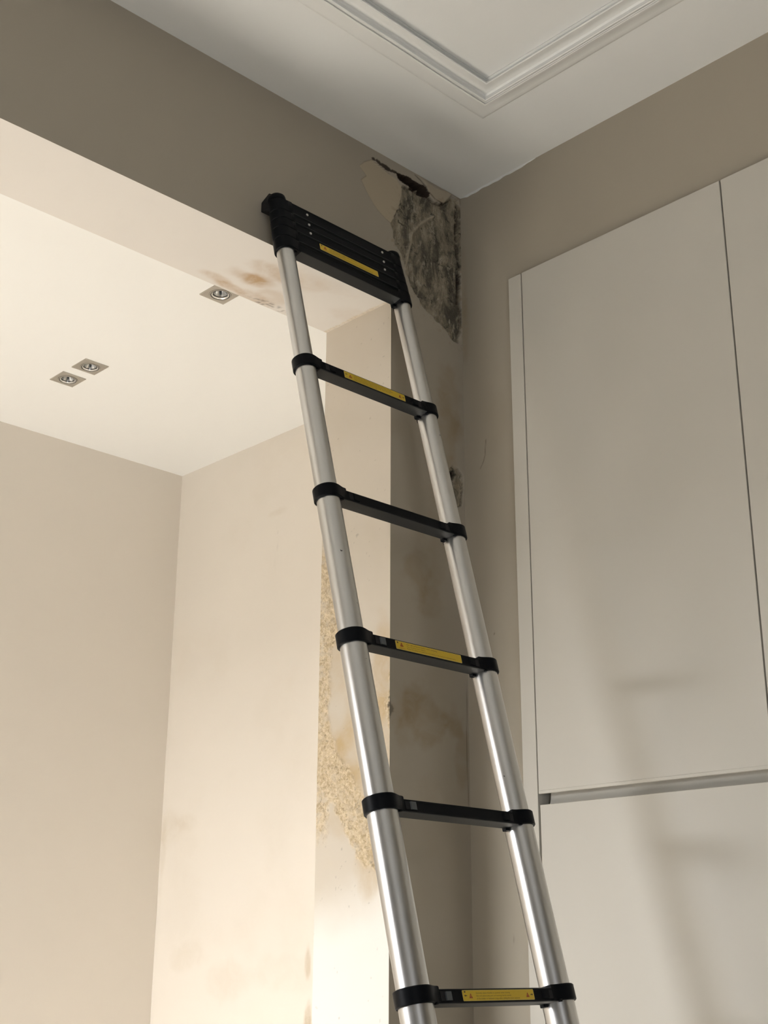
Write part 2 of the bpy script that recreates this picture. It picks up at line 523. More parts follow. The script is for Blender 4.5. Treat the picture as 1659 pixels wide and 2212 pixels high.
# ------------------------------------------------------------------ wall_back: beam and pier with the damaged plaster
def paint_hole(u, v, L):
    """front face of the partition near the corner: u = x, v = z"""
    w = (vnoise(u, v, 55, 3, 4) - 0.5)
    w2 = (vnoise(u, v, 140, 9, 3) - 0.5)
    d = sdf(u, v, HOLE) + 0.010 * w + 0.004 * w2
    off = np.zeros_like(u)
    ins = 1 - sst(d, -0.0015, 0.0006)
    body = vnoise(u, v, 30, 21, 5)
    fine = vnoise(u, v, 160, 5, 3)
    off += ins * (0.009 + 0.010 * (body - 0.5) + 0.004 * (fine - 0.5))
    L['mould'] += ins
    # broken rim: bare plaster just inside, dark line where it has lifted
    rim = np.exp(-((d + 0.001) / 0.0018) ** 2)
    L['dark'] += 0.75 * rim * sst(vnoise(u, v, 26, 33, 3), 0.38, 0.6)
    # mould specks spreading outside
    halo = (1 - sst(d, 0.0, 0.035)) * sst(vnoise(u, v, 90, 12, 4), 0.60, 0.70)
    L['stain'] += 0.5 * halo
    # crevice down the corner
    c = (1 - sst(np.abs(u + 0.0065 + 0.004 * w), 0.001, 0.006)) * (v > 3.02) * (v < 3.30) * sst(fine, 0.25, 0.45)
    L['dark'] += 0.9 * c * ins
    off += 0.006 * c * ins
    # ridge of adhesive
    rd = pdist(u, v, RIDGE) + 0.004 * w
    g = np.exp(-(rd / 0.0034) ** 2)
    off -= g * 0.006
    L['mould'] -= g * 0.85
    L['patch'] += g * 0.9
    # lifted flap of paint along the ceiling
    s = 1 - sst(sdf(u, v, FLAP) + 0.004 * w, -0.003, 0.001)
    off -= s * 0.004
    L['mould'] *= (1 - 0.9 * s)
    L['patch'] += 0.5 * s
    cr = np.exp(-((pdist(u, v, CRACK2) + 0.002 * w) / 0.0013) ** 2)
    L['dark'] += 0.8 * cr
    # open slot under the ceiling
    for poly, depth, k in ((SLOT, 0.034, 1.0), (SLIT, 0.010, 0.9)):
        dd = sdf(u, v, poly) + 0.005 * w2 + 0.007 * w + (0.0018 if poly is SLOT else 0.0)
        q = 1 - sst(dd, -0.0024, 0.0000)
        off = off * (1 - q) + q * depth
        q = (1 - sst(dd, 0.0022, 0.0034)) * k
        L['dark'] += q
        L['patch'] *= 1 - q
        L['mould'] *= 1 - q
    # smooth filler patch left of the hole
    dp = sdf(u, v, PATCH) + 0.003 * w
    pch = (1 - sst(dp, -0.0012, 0.0008)) * (1 - ins)
    L['patch'] += 0.8 * pch
    off += pch * 0.0022
    L['dark'] += 0.35 * np.exp(-(dp / 0.0010) ** 2) * sst(vnoise(u, v, 18, 71, 3), 0.5, 0.62)
    # keep the borders on the plane
    edge = np.minimum.reduce([sst(-u, 0, 0.003), sst(u + 0.38, 0, 0.02), sst(H - v, 0, 0.004), sst(v - 2.86, 0, 0.02)])
    for k in LAY:
        L[k][:] = np.clip(L[k], 0, 1)
    return off * edge


def paint_pier(u, v, L):
    w = (vnoise(u, v, 60, 3, 4) - 0.5)
    off = np.zeros_like(u)
    d = sdf(u, v, HOLE2) + 0.007 * w
    ins = 1 - sst(d, -0.0012, 0.0006)
    off += ins * (0.006 + 0.006 * (vnoise(u, v, 60, 8, 4) - 0.5))
    L['mould'] += ins * 0.95
    L['dark'] += 0.8 * np.exp(-((d + 0.001) / 0.0014) ** 2) * sst(vnoise(u, v, 30, 2, 3), 0.35, 0.6)
    for p, k in ((HOLE2D, .9), (HOLE2E, .85)):
        s = 1 - sst(sdf(u, v, p) + 0.006 * w, -0.001, 0.001)
        off += s * 0.012
        L['dark'] += s * k * 1.1
    # brown water marks
    for (cu, cv), ru, rv, k, sd in ((PSTAIN[0], .035, .085, .42, 4), (PSTAIN[1], .030, .05, .30, 5), (PSTAIN[2], .030, .10, .22, 6),
                                    (PSTAIN[3], .060, .045, .50, 7), (PSTAIN[4], .040, .035, .35, 8), (PSTAIN[5], .032, .032, .55, 9),
                                    (PSTAIN[6], .020, .050, .35, 10), (PSTAIN[7], .035, .045, .30, 11), (PSTAIN[8], .035, .10, .35, 12),
                                    (PSTAIN[9], .035, .12, .30, 13), (PSTAIN[10], .035, .12, .22, 14), (PSTAIN[11], .04, .05, .12, 15)):
        L['stain'] += k * blob(u, v, cu, cv, ru * 1.25, rv * 1.25, sd, 0.75, 22)
    # hairline beside the corner
    hl = np.exp(-((u + 0.0065 + 0.0012 * np.sin(v * 30)) / 0.0011) ** 2) * sst(v, 1.80, 1.84) * (1 - sst(v, 2.04, 2.10))
    L['dark'] += 0.5 * hl
    # chipped corner bead
    c = 1 - sst(np.abs(v - 1.9993) / 0.022 + 0.9 * (u - XP) / 0.012 + 2.2 * w, 0.6, 1.0)
    L['dark'] += 0.55 * c
    L['stain'] += 0.10 * sst(vnoise(u, v, 5, 41, 4), 0.50, 0.75)
    edge = np.minimum.reduce([sst(-u, 0, 0.003), sst(u - XP, 0, 0.003), sst(2.86 - v, 0, 0.01)])
    for k in LAY:
        L[k][:] = np.clip(L[k], 0, 1)
    return off * edge


def paint_reveal(u, v, L):
    """side face of the pier: u = y, v = z"""
    w = (vnoise(u, v, 60, 13, 4) - 0.5)
    w1 = (vnoise(u, v, 14, 15, 3) - 0.5)
    d = sdf(u, v, REV_ROUGH) + 0.018 * w + 0.03 * w1
    r = 1 - sst(d, -0.006, 0.004)
    strip = (1 - sst((T - u) + 0.02 * w, 0.030, 0.042)) * sst(v, 1.72, 1.80) * (1 - sst(v, 2.34, 2.42))
    r = np.maximum(r, strip)
    brk = sst(vnoise(u, v, 70, 17, 4), 0.36, 0.50)
    L['rough'] += r * (0.45 + 0.45 * brk)
    off = -r * 0.0038 * (vnoise(u, v, 75, 19, 4) - 0.35) * 2
    L['dark'] += 0.35 * r * sst(vnoise(u, v, 150, 29, 3), 0.70, 0.80)
    for i, (cu, cv) in enumerate(REV_STAIN):
        ru, rv, k = ((.05, .10, .45), (.06, .09, .6), (.05, .09, .35), (.07, .10, .55), (.05, .08, .7), (.05, .07, .55),
                     (.03, .12, .65), (.03, .12, .40), (.07, .10, .40), (.06, .10, .40), (.05, .12, .5))[i]
        L['stain'] += k * blob(u, v, cu, cv, ru, rv, 50 + i, 0.5, 12)
    L['stain'] += 0.06 * sst(vnoise(u, v, 7, 61, 4), 0.45, 0.7) * sst(v, 1.5, 1.8)
    # pale clean island in the middle of the stain
    L['stain'] *= 1 - 0.75 * blob(u, v, 0.165, 2.02, 0.045, 0.075, 77, 0.4, 12)
    L['patch'] += 0.9 * (1 - sst(v + 0.06 * w1 + 0.25 * u, 1.56, 1.74))  # paler tone towards the bottom, soft upper edge
    # crumbling near edge
    c = 1 - sst(np.abs(v - 2.0) / 0.075 + (u) / 0.016 + 1.6 * w, 0.6, 1.0)
    L['rough'] += 0.9 * c
    L['dark'] += 0.75 * (1 - sst(np.abs(v - 2.003) / 0.02 + u / 0.010 + 2.5 * w, 0.5, 0.9)) * sst(vnoise(u, v, 200, 3, 2), .4, .6)
    L['dark'] += 0.25 * sst(vnoise(u, v, 120, 90, 2), 0.86, 0.92)
    off += -c * 0.003 * (vnoise(u, v, 90, 4, 3))
    edge = np.minimum.reduce([sst(u, 0, 0.002), sst(T - u, 0, 0.002), sst(v - 1.2, 0, 0.02), sst(ZS - v, 0, 0.01)])
    for k in LAY:
        L[k][:] = np.clip(L[k], 0, 1)
    return off * edge


def paint_pale(u, v, L):
    L['patch'] += 0.9  # same pale tone as the lower reveal
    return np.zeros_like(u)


def paint_soffit(u, v, L):
    """underside of the beam: u = x, v = y"""
    w = (vnoise(u, v, 60, 23, 4) - 0.5)
    S = SOF_STAIN
    for (cu, cv), ru, rv, k, sd in ((S[0], .05, .035, .55, 1), (S[1], .05, .03, .60, 2), (S[2], .08, .035, .35, 3), (S[3], .06, .04, .30, 4),
                                    (S[4], .07, .03, .12, 5), (S[6], .07, .025, .55, 6), (S[8], .10, .05, .25, 7), (S[9], .08, .04, .16, 8),
                                    ((-0.60, .19), .05, .02, .55, 9), ((-.55, .205), .05, .015, .6, 10)):
        L['stain'] += k * blob(u, v, cu, cv, ru, rv, 100 + sd, 0.55, 18)
    sc = blob(u, v, S[5][0], T - 0.012, 0.07, 0.012, 31, 0.5, 40)
    L['dark'] += 0.5 * sc * sst(vnoise(u, v, 170, 7, 3), 0.52, 0.62)
    L['rough'] += 0.5 * (1 - sst(np.abs(u - XP + 0.004) + 0.01 * w, 0.002, 0.007))
    for k in LAY:
        L[k][:] = np.clip(L[k], 0, 1)
    return np.zeros_like(u)


XO = -2.9       # far jamb of the opening, left of the picture
s = Surf()
# front face above the soffit near the corner (fine), then the rest (coarse)
s.grid((0, 0, 0), (1, 0, 0), (0, 0, 1), lin(-0.38, 0, 0.0020), lin(ZS, H, 0.0020), paint_hole, (0, -1, 0))
s.grid((0, 0, 0), (1, 0, 0), (0, 0, 1), lin(XP, 0, 0.0020), lin(2.86, ZS, 0.0020), paint_hole, (0, -1, 0))
s.grid((0, 0, 0), (1, 0, 0), (0, 0, 1), lin(XL, -0.38, 0.08), lin(ZS, H, 0.08), None, (0, -1, 0))
s.grid((0, 0, 0), (1, 0, 0), (0, 0, 1), lin(XP, 0, 0.0025), lin(1.40, 2.86, 0.0030), paint_pier, (0, -1, 0))
s.grid((0, 0, 0), (1, 0, 0), (0, 0, 1), lin(XP, 0, 0.06), lin(0, 1.40, 0.1), None, (0, -1, 0))
s.grid((0, 0, 0), (1, 0, 0), (0, 0, 1), lin(XL, XO, 0.1), lin(0, ZS, 0.1), None, (0, -1, 0))
# side of the pier
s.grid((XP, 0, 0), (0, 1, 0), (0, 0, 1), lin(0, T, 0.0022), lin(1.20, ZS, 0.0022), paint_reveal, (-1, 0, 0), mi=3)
s.grid((XP, 0, 0), (0, 1, 0), (0, 0, 1), lin(0, T, 0.05), lin(0, 1.20, 0.1), paint_pale, (-1, 0, 0), mi=3)
s.grid((XO, 0, 0), (0, 1, 0), (0, 0, 1), lin(0, T, 0.05), lin(0, ZS, 0.1), None, (1, 0, 0))
# soffit
s.grid((0, 0, ZS), (1, 0, 0), (0, 1, 0), lin(-1.2, XP, 0.004), lin(0, T, 0.004), paint_soffit, (0, 0, -1), mi=1)
s.grid((0, 0, ZS), (1, 0, 0), (0, 1, 0), lin(XO, -1.2, 0.1), lin(0, T, 0.1), None, (0, 0, -1), mi=1)
# back face, ends and top
s.quad((XF, T, 0), (XP, T, 0), (XP, T, H + .1), (XF, T, H + .1), mi=2)
s.quad((XP, T, ZS), (XL, T, ZS), (XL, T, H + .1), (XP, T, H + .1), mi=2)
s.quad((XO, T, 0), (XL, T, 0), (XL, T, ZS), (XO, T, ZS), mi=2)
s.quad((0, 0, 0), (XF, 0, 0), (XF, 0, H + .1), (0, 0, H + .1))
s.quad((XF, 0, 0), (XF, T, 0), (XF, T, H + .1), (XF, 0, H + .1))
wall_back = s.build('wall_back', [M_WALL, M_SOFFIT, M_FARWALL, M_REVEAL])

# thin paint bead on the far edge of pier/soffit is part of the plaster; walls of the far room
s = Surf()
def paint_far(u, v, L):
    F = FR_MARK
    L['dark'] += 0.10 * np.exp(-(np.abs(u - 1.0165 + 0.004 * np.sin(v * 40) + 0.02 * (vnoise(u, v, 25, 3) - .5)) / 0.0022) ** 2) * \
        sst(v, 2.60, 2.64) * (1 - sst(v, 2.76, 2.80)) * sst(vnoise(u, v, 40, 6, 2), 0.42, 0.6)
    for cu, cv, ru, rv, k in ((1.50, 1.89, .10, .06, .16), (1.40, 1.90, .08, .03, .12), (1.15, 1.45, .12, .06, .16), (0.93, 1.47, .14, .05, .10),
                              (F[6][0], F[6][1], .012, .05, .45), (F[7][0], F[7][1], .016, .06, .75), (1.52, 1.80, .02, .12, .16),
                              (1.02, 2.80, .05, .012, .16), (1.35, 1.52, .12, .05, .12)):
        L['stain'] += k * blob(u, v, cu, cv, ru, rv, int(cu * 50 + cv * 7), 0.55, 12)
    L['stain'] += 0.07 * sst(vnoise(u, v, 5, 8, 4), 0.45, 0.75)
    for k in LAY:
        L[k][:] = np.clip(L[k], 0, 1)
    return 0.0015 * (vnoise(u, v, 9, 2, 3) - 0.5)
s.grid((XF, 0, 0), (0, 1, 0), (0, 0, 1), lin(T, YF, 0.006), lin(1.1, HF, 0.006), paint_far, (-1, 0, 0))
s.grid((XF, 0, 0), (0, 1, 0), (0, 0, 1), lin(T, YF, 0.1), lin(0, 1.1, 0.1), None, (-1, 0, 0))
s.quad((XF + .12, T, 0), (XF + .12, YF + .15, 0), (XF + .12, YF + .15, HF + .2), (XF + .12, T, HF + .2))
s.build('wall_far_right', [M_FARWALL])
s = Surf()
s.grid((0, YF, 0), (1, 0, 0), (0, 0, 1), lin(XLF, XF, 0.1), lin(0, HF, 0.1), None, (0, -1, 0))
s.boxq(XLF - .15, XF + .12, YF, YF + .15, 0, HF + .2, '-y')
s.build('wall_far_back', [M_FARWALL])
s = Surf()
s.boxq(XLF - .15, XF + .12, T, YF + .15, HF, HF + .12, '-z')
hx0, hx1 = -0.447, -0.391           # cut-outs for the three recessed lights
ybr = [T]
for yc in (0.4220, 1.0060, 1.1210):
    ybr += [yc - 0.026, yc + 0.026]
ybr.append(YF + .15)
for x0, x1 in ((XLF - .15, hx0), (hx1, XF + .12)):
    s.quad((x0, T, HF), (x0, YF + .15, HF), (x1, YF + .15, HF), (x1, T, HF))
for i in range(0, len(ybr), 2):
    s.quad((hx0, ybr[i], HF), (hx0, ybr[i + 1], HF), (hx1, ybr[i + 1], HF), (hx1, ybr[i], HF))
s.build('ceiling_far', [M_FARCEIL])

# ------------------------------------------------------------------ wall_right with the niche of the fitted cupboards
def paint_right(u, v, L):
    """u = y (negative), v = z"""
    line = pdist(u, v, [WB[0], WB[1], WB[2]])
    L['dark'] += 0.5 * np.exp(-(line / 0.0012) ** 2)
    L['dark'] += 0.4 * np.exp(-(pdist(u, v, [WB[2], WB[3]]) / 0.0012) ** 2)
    L['dark'] += 0.8 * np.exp(-(np.hypot(u - WB[4][0], v - WB[4][1]) / 0.0018) ** 2)
    L['dark'] += 0.3 * np.exp(-(np.hypot((u - WB[7][0]) / 0.0016, (v - WB[7][1]) / 0.007)) ** 2)
    for cu, cv, ru, rv, k in ((-.008, 2.95, .02, .10, .30), (-.10, 2.70, .05, .10, .10), (-.03, 2.05, .03, .12, .12), (-.008, 3.05, .012, .16, .18),
                              (-0.13, 2.1, .05, .2, .08)):
        L['stain'] += k * blob(u, v, cu, cv, ru, rv, int(-cu * 500 + cv * 7), 0.5, 14)
    for k in LAY:
        L[k][:] = np.clip(L[k], 0, 1)
    return np.zeros_like(u)
NY1 = -1.80     # far end of the niche
NB = WY0 + 0.0012   # side of the niche
s = Surf()
s.grid((0, 0, 0), (0, 1, 0), (0, 0, 1), lin(NB, 0, 0.0025), lin(1.2, WZ, 0.004), paint_right, (-1, 0, 0))
s.grid((0, 0, 0), (0, 1, 0), (0, 0, 1), lin(NB, 0, 0.05), lin(0, 1.2, 0.1), None, (-1, 0, 0))
s.grid((0, 0, 0), (0, 1, 0), (0, 0, 1), lin(NB, 0, 0.006), lin(WZ, H, 0.006), paint_right, (-1, 0, 0))
s.quad((0, NB, 0), (.64, NB, 0), (.64, NB, H), (0, NB, H))
s.build('wall_right', [M_WALL])
s = Surf()
zt = WZ + 0.0012
s.grid((0, 0, 0), (0, 1, 0), (0, 0, 1), lin(-4.2, NB, 0.1), lin(zt, H, 0.06), None, (-1, 0, 0))
s.quad((0, -4.2, zt), (.64, -4.2, zt), (.64, NB, zt), (0, NB, zt))
s.build('wall_right', [M_WALL])
s = Surf()
s.grid((0, 0, 0), (0, 1, 0), (0, 0, 1), lin(-4.2, NY1, 0.1), lin(0, zt, 0.1), None, (-1, 0, 0))
s.quad((0, NY1, 0), (.64, NY1, 0), (.64, NY1, zt), (0, NY1, zt))
s.build('wall_right', [M_WALL])
s = Surf()
s.boxq(.64, .70, -4.2, 0, 0, H + .1)
s.build('wall_right', [M_WALL])

# ------------------------------------------------------------------ ceiling with the moulded rectangle
bm = bmesh.new()
box(bm, XL, 0.64, -4.2, 0.0, H, H + 0.12)
ceiling = tag(obj('ceiling', bm, M_CEIL), kind='structure')
# lumpy edge of ceiling paint lapping onto the right wall near the corner
bm = bmesh.new()
prof = []
ys = np.linspace(-0.245, -0.002, 60)
lap = []
for y in ys:
    t = (y + 0.245) / 0.243
    a = 0.0065 * min(1, (t) / 0.28) ** 0.7 * (0.86 + 0.28 * math.sin(31 * t + 2) * math.sin(11 * t))
    lap.append(max(0.0006, a * (1 if t < .9 else (1 - t) / .1 + .05)))
top = [bm.verts.new((-0.0012, y, H)) for y in ys]
bot = [bm.verts.new((-0.0012, y, H - a)) for y, a in zip(ys, lap)]
bot2 = [bm.verts.new((0.0005, y, H - a - .0006)) for y, a in zip(ys, lap)]
for i in range(len(ys) - 1):
    bm.faces.new((top[i], top[i + 1], bot[i + 1], bot[i]))
    bm.faces.new((bot[i], bot[i + 1], bot2[i + 1], bot2[i]))
tag(obj('trim_1', bm, M_CEIL), kind='structure')

# mitred plaster moulding: (inset from the outer edge, drop below the ceiling)
MO = [(0.000, 0.0), (0.0025, 0.0042), (0.006, 0.0062), (0.013, 0.0072), (0.020, 0.0092), (0.027, 0.0138), (0.0325, 0.0195),
      (0.0355, 0.0215), (0.0378, 0.0210), (0.0388, 0.0182), (0.0415, 0.0178), (0.0430, 0.0205), (0.0460, 0.0222), (0.0485, 0.0212),
      (0.0520, 0.0165), (0.0560, 0.0118), (0.0620, 0.0086), (0.0690, 0.0084), (0.0760, 0.0108), (0.0820, 0.0145),
      (0.0865, 0.0162), (0.0900, 0.0150), (0.0920, 0.0108), (0.0935, 0.0045), (0.1000, 0.0032), (0.1015, 0.0)]
MO = [(i_ + 0.92 * d_, d_) for i_, d_ in MO]
bm = bmesh.new()
OX, OY = -0.2035, -0.2595
def rect(ins):
    return [(OX - ins, OY - ins), (XL + 0.30 + ins, OY - ins), (XL + 0.30 + ins, -3.9 + ins), (OX - ins, -3.9 + ins)]
rings = []
for ins, dr in MO:
    ring = []
    R4 = rect(ins)
    for i in range(4):
        x0, y0 = R4[i]
        x1, y1 = R4[(i + 1) % 4]
        for j in range(40):
            t = j / 40
            x, y = x0 + (x1 - x0) * t, y0 + (y1 - y0) * t
            wob = 0.0007 * math.sin(x * 23 + y * 17 + ins * 60) * (1 if 0.0 < ins < 0.1 else 0)
            ring.append(bm.verts.new((x + (wob if i % 2 else 0), y + (0 if i % 2 else wob), H - dr)))
    rings.append(ring)
for A, B in zip(rings[:-1], rings[1:]):
    n = len(A)
    for i in range(n):
        bm.faces.new((A[i], A[(i + 1) % n], B[(i + 1) % n], B[i]))
tag(obj('trim_2', bm, M_CEIL, smooth=True), kind='structure')

# ------------------------------------------------------------------ rest of the shell (mostly behind the camera)
bm = bmesh.new()
box(bm, XL - .2, .8, -4.4, YF + .2, -0.1, 0.0)
tag(obj('floor', bm, M_FLOOR), kind='structure')
def frame(bm, p, w, f=0.05, bar=False):
    """window frame; p maps (along, depth, height) boxes into the wall"""
    p(bm, w[0], w[1], w[2], w[2] + f)
    p(bm, w[0], w[1], w[3] - f, w[3])
    p(bm, w[0], w[0] + f, w[2] + f, w[3] - f)
    p(bm, w[1] - f, w[1], w[2] + f, w[3] - f)
    if bar:
        m_ = (w[0] + w[1]) / 2
        p(bm, m_ - .03, m_ + .03, w[2] + f, w[3] - f)


bm = bmesh.new()
w = MAINW
box(bm, XL - .15, w[0], -4.35, -4.2, 0.0, H + .1)
box(bm, w[1], .64, -4.35, -4.2, 0.0, H + .1)
box(bm, w[0], w[1], -4.35, -4.2, 0.0, w[2])
box(bm, w[0], w[1], -4.35, -4.2, w[3], H + .1)
tag(obj('wall_front', bm, M_WALL_DARKENED), kind='structure')
bm = bmesh.new()
frame(bm, lambda b_, a, c, d, e: box(b_, a, c, -4.31, -4.25, d, e), MAINW, bar=True)
tag(obj('window_1', bm, M_FRAME), kind='structure')
bm = bmesh.new()
w = FARW
v_ = ADDED_SIDEW
box(bm, XL - .15, XL, -4.35, v_[0], 0, H + .1)
box(bm, XL - .15, XL, v_[1], T, 0, H + .1)
box(bm, XL - .15, XL, v_[0], v_[1], 0, v_[2])
box(bm, XL - .15, XL, v_[0], v_[1], v_[3], H + .1)
tag(obj('wall_left', bm, M_WALL_DARKENED), kind='structure')
bm = bmesh.new()
box(bm, XLF - .15, XLF, T, w[0], 0, HF + .1)
box(bm, XLF - .15, XLF, w[1], YF, 0, HF + .1)
box(bm, XLF - .15, XLF, w[0], w[1], 0, w[2])
box(bm, XLF - .15, XLF, w[0], w[1], w[3], HF + .1)
tag(obj('wall_far_left', bm, M_FARWALL), kind='structure')
bm = bmesh.new()
frame(bm, lambda b_, a, c, d, e: box(b_, XLF - .11, XLF - .05, a, c, d, e), FARW)
tag(obj('window_2', bm, M_FRAME), kind='structure')
bm = bmesh.new()
frame(bm, lambda b_, a, c, d, e: box(b_, XL - .11, XL - .05, a, c, d, e), ADDED_SIDEW)
tag(obj('added_opening_frame', bm, M_FRAME), kind='structure')  # frame of the opening added for its floor bounce

# ------------------------------------------------------------------ fitted cupboards
FX = -0.020      # face of the doors
def gola(bm, y0, y1, ztop, zbot):
    """concave handle channel between the upper and lower door"""
    pts = []
    n = 14
    for i in range(n + 1):
        a = i / n
        z = ztop + 0.004 - (ztop + 0.004 - zbot) * a
        x = 0.0060 - 0.0055 * (a ** 2.2)
        pts.append((x, z))
    pts.append((0.0, zbot - 0.02))
    pts.append((0.024, zbot - 0.02))
    pts.append((0.024, ztop + 0.004))
    A = [bm.verts.new((x, y0, z)) for x, z in pts]
    B = [bm.verts.new((x, y1, z)) for x, z in pts]
    m_ = len(pts)
    for i in range(m_):
        bm.faces.new((A[i], A[(i + 1) % m_], B[(i + 1) % m_], B[i]))
    bm.faces.new(A)
    bm.faces.new(B[::-1])


def door_mesh(y0, y1, z0, z1, lip=None):
    """cabinet door; lip='bottom' gives the bevelled finger edge"""
    bm = bmesh.new()
    if lip == 'bottom':
        pr = [(FX, z1), (0.0, z1), (0.0, z0 + 0.010), (FX + .004, z0), (FX + 0.0004, z0), (FX - .0006, z0 + 0.0008), (FX - 0.0006, z0 + 0.0062), (FX, z0 + 0.0070)]
    elif lip == 'top':
        pr = [(FX, z1 - 0.0008), (FX + .0008, z1), (FX + .006, z1), (0.0, z1 - 0.012), (0.0, z0), (FX, z0)]
    A = [bm.verts.new((x, y0, z)) for x, z in pr]
    B = [bm.verts.new((x, y1, z)) for x, z in pr]
    m_ = len(pr)
    for i in range(m_):
        bm.faces.new((A[i], A[(i + 1) % m_], B[(i + 1) % m_], B[i]))
    bm.faces.new(A)
    bm.faces.new(B[::-1])
    es = [e for e in bm.edges if (abs(e.verts[0].co.z - e.verts[1].co.z) > 0.3 and abs(e.verts[0].co.x - FX) < 0.001)]
    bmesh.ops.bevel(bm, geom=es, offset=0.0012, segments=2, profile=0.5, affect='EDGES')
    return bm


def cupboard(ya, yb, filler, label):
    """ya > yb (towards the camera)"""
    root = empty('fitted_cupboard', ((0.3), (ya + yb) / 2, 0.0))
    tag(root, label, 'cupboard', 'fitted cupboards along the right wall')
    def add(name, bm, mat, **k):
        o = obj(name, bm, mat, **k)
        o.parent = root
        o.matrix_parent_inverse = Matrix.Translation(root.location).inverted()
        return o
    bm = bmesh.new()
    y1 = ya - 0.001
    y0 = yb + 0.001
    box(bm, 0.026, 0.58, y0, y1, 0.05, WZ - 0.010)
    add('body', bm, M_CABIN)
    d1 = ya - 0.0015
    if filler:
        bm = bmesh.new()
        box(bm, FX, 0.026, WY1 + 0.0012, WY0, 0.0, WZ, bev=0.0010)
        add('side_filler', bm, M_CAB)
        d1 = WY1 - 0.0018
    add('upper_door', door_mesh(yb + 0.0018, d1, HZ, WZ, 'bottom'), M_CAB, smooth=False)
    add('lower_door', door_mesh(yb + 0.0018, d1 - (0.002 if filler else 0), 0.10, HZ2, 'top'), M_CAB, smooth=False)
    bm = bmesh.new()
    gola(bm, yb + 0.0005, d1 - (0.010 if filler else 0), HZ, HZ2)
    add('handle_channel', bm, M_CAB, smooth=True)
    bm = bmesh.new()
    box(bm, 0.03, 0.05, yb, ya - 0.002, 0.0, 0.095)
    add('plinth', bm, M_CAB)
    return root

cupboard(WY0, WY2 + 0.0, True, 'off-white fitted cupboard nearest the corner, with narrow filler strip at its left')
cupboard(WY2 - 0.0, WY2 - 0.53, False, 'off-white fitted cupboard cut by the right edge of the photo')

# ------------------------------------------------------------------ recessed ceiling lights
def downlight(x, y, label, rot=0.0):
    root = empty('recessed_downlight', (x, y, HF))
    root.rotation_euler = (0, 0, rot)
    tag(root, label, 'ceiling light', 'square recessed downlights in the far room')
    hs = 0.0365
    n = 64
    bm = bmesh.new()
    # square plate with a round hole
    def sq(a, r):
        c_, s_ = math.cos(a), math.sin(a)
        k = r / max(abs(c_), abs(s_))
        return c_ * k, s_ * k
    an = [2 * math.pi * (i + 0.5) / n - math.pi / n for i in range(n)]
    loops = []
    for kind, r, z in (('s', hs, 0.0), ('s', hs, -0.0022), ('s', hs - .0008, -0.003), ('c', 0.0272, -0.003), ('c', 0.0268, 0.002)):
        loops.append([bm.verts.new((*(sq(a, r) if kind == 's' else (r * math.cos(a), r * math.sin(a))), z)) for a in an])
    for A, B in zip(loops[:-1], loops[1:]):
        for i in range(n):
            bm.faces.new((A[i], A[(i + 1) % n], B[(i + 1) % n], B[i]))
    obj('trim_plate', bm, M_NICKEL, root)
    bm = bmesh.new()
    lathe(bm, [(0.0264, -0.0042), (0.0244, -0.0046), (0.0240, -0.0030), (0.0240, 0.004), (0.0264, 0.004)], n=64)
    obj('tilt_ring', bm, M_NICKEL, root, smooth=True)
    bm = bmesh.new()
    lathe(bm, [(0.0269, -0.0026), (0.0264, -0.0026), (0.0264, 0.0), (0.0269, 0.0)], n=48)
    lathe(bm, [(0.0240, -0.0034), (0.0220, -0.0034), (0.0220, 0.0), (0.0240, 0.0)], n=48)
    obj('shadow_gap', bm, M_DARKRING, root)
    bm = bmesh.new()
    lathe(bm, [(0.0219, -0.0036), (0.0190, -0.0020), (0.0172, 0.003), (0.0166, 0.003), (0.0140, 0.010), (0.009, 0.018), (0.003, 0.021),
               (0.0002, 0.0212), (0.0002, 0.023), (0.012, 0.022), (0.0222, 0.0)], n=48)
    bulb = obj('reflector_bulb', bm, M_REFL, root, smooth=True)
    bm = bmesh.new()
    lathe(bm, [(0.0001, -0.0030), (0.0016, -0.0026), (0.0030, -0.001), (0.0034, 0.002), (0.0034, 0.017), (0.0001, 0.017)], n=24, close=False)
    obj('bulb_capsule', bm, M_LATCH, bulb, smooth=True)
    bm = bmesh.new()
    lathe(bm, [(0.0174, -0.0012), (0.0166, -0.0012), (0.0166, 0.0006), (0.0174, 0.0006)], n=48)
    obj('lens_ring', bm, M_DARKRING, bulb, smooth=True)
    return root

downlight(-0.4160, 0.4220, 'square nickel downlight in the far ceiling beside the beam')
downlight(-0.4220, 1.0060, 'square nickel downlight of the pair, the one nearer the beam')
downlight(-0.4230, 1.1210, 'square nickel downlight of the pair, the one further from the beam')

# ------------------------------------------------------------------ telescopic ladder (local axes: x along the rungs, y to the wall, z up the stile)
TH = 0.2521
LZ = 2.6082
V1 = LZ / math.cos(TH)
W = 0.3376
ladder = empty('telescopic_ladder', (-0.6112, -0.141 - V1 * math.sin(TH), 0.0), (-TH, 0, 0))
tag(ladder, 'silver and black telescopic ladder leaning against the beam beside the damaged plaster', 'ladder')
VC = [V1 - .004, V1 - .3015, V1 - .5955, V1 - .8925, V1 - 1.192, V1 - 1.489, V1 - 1.786, V1 - 2.083, V1 - 2.380]
RAD = [0.01890, 0.02070, 0.02230, 0.02420, 0.02600, 0.02740, 0.0288, 0.0302, 0.0316, 0.0330]   # tube radius between rungs


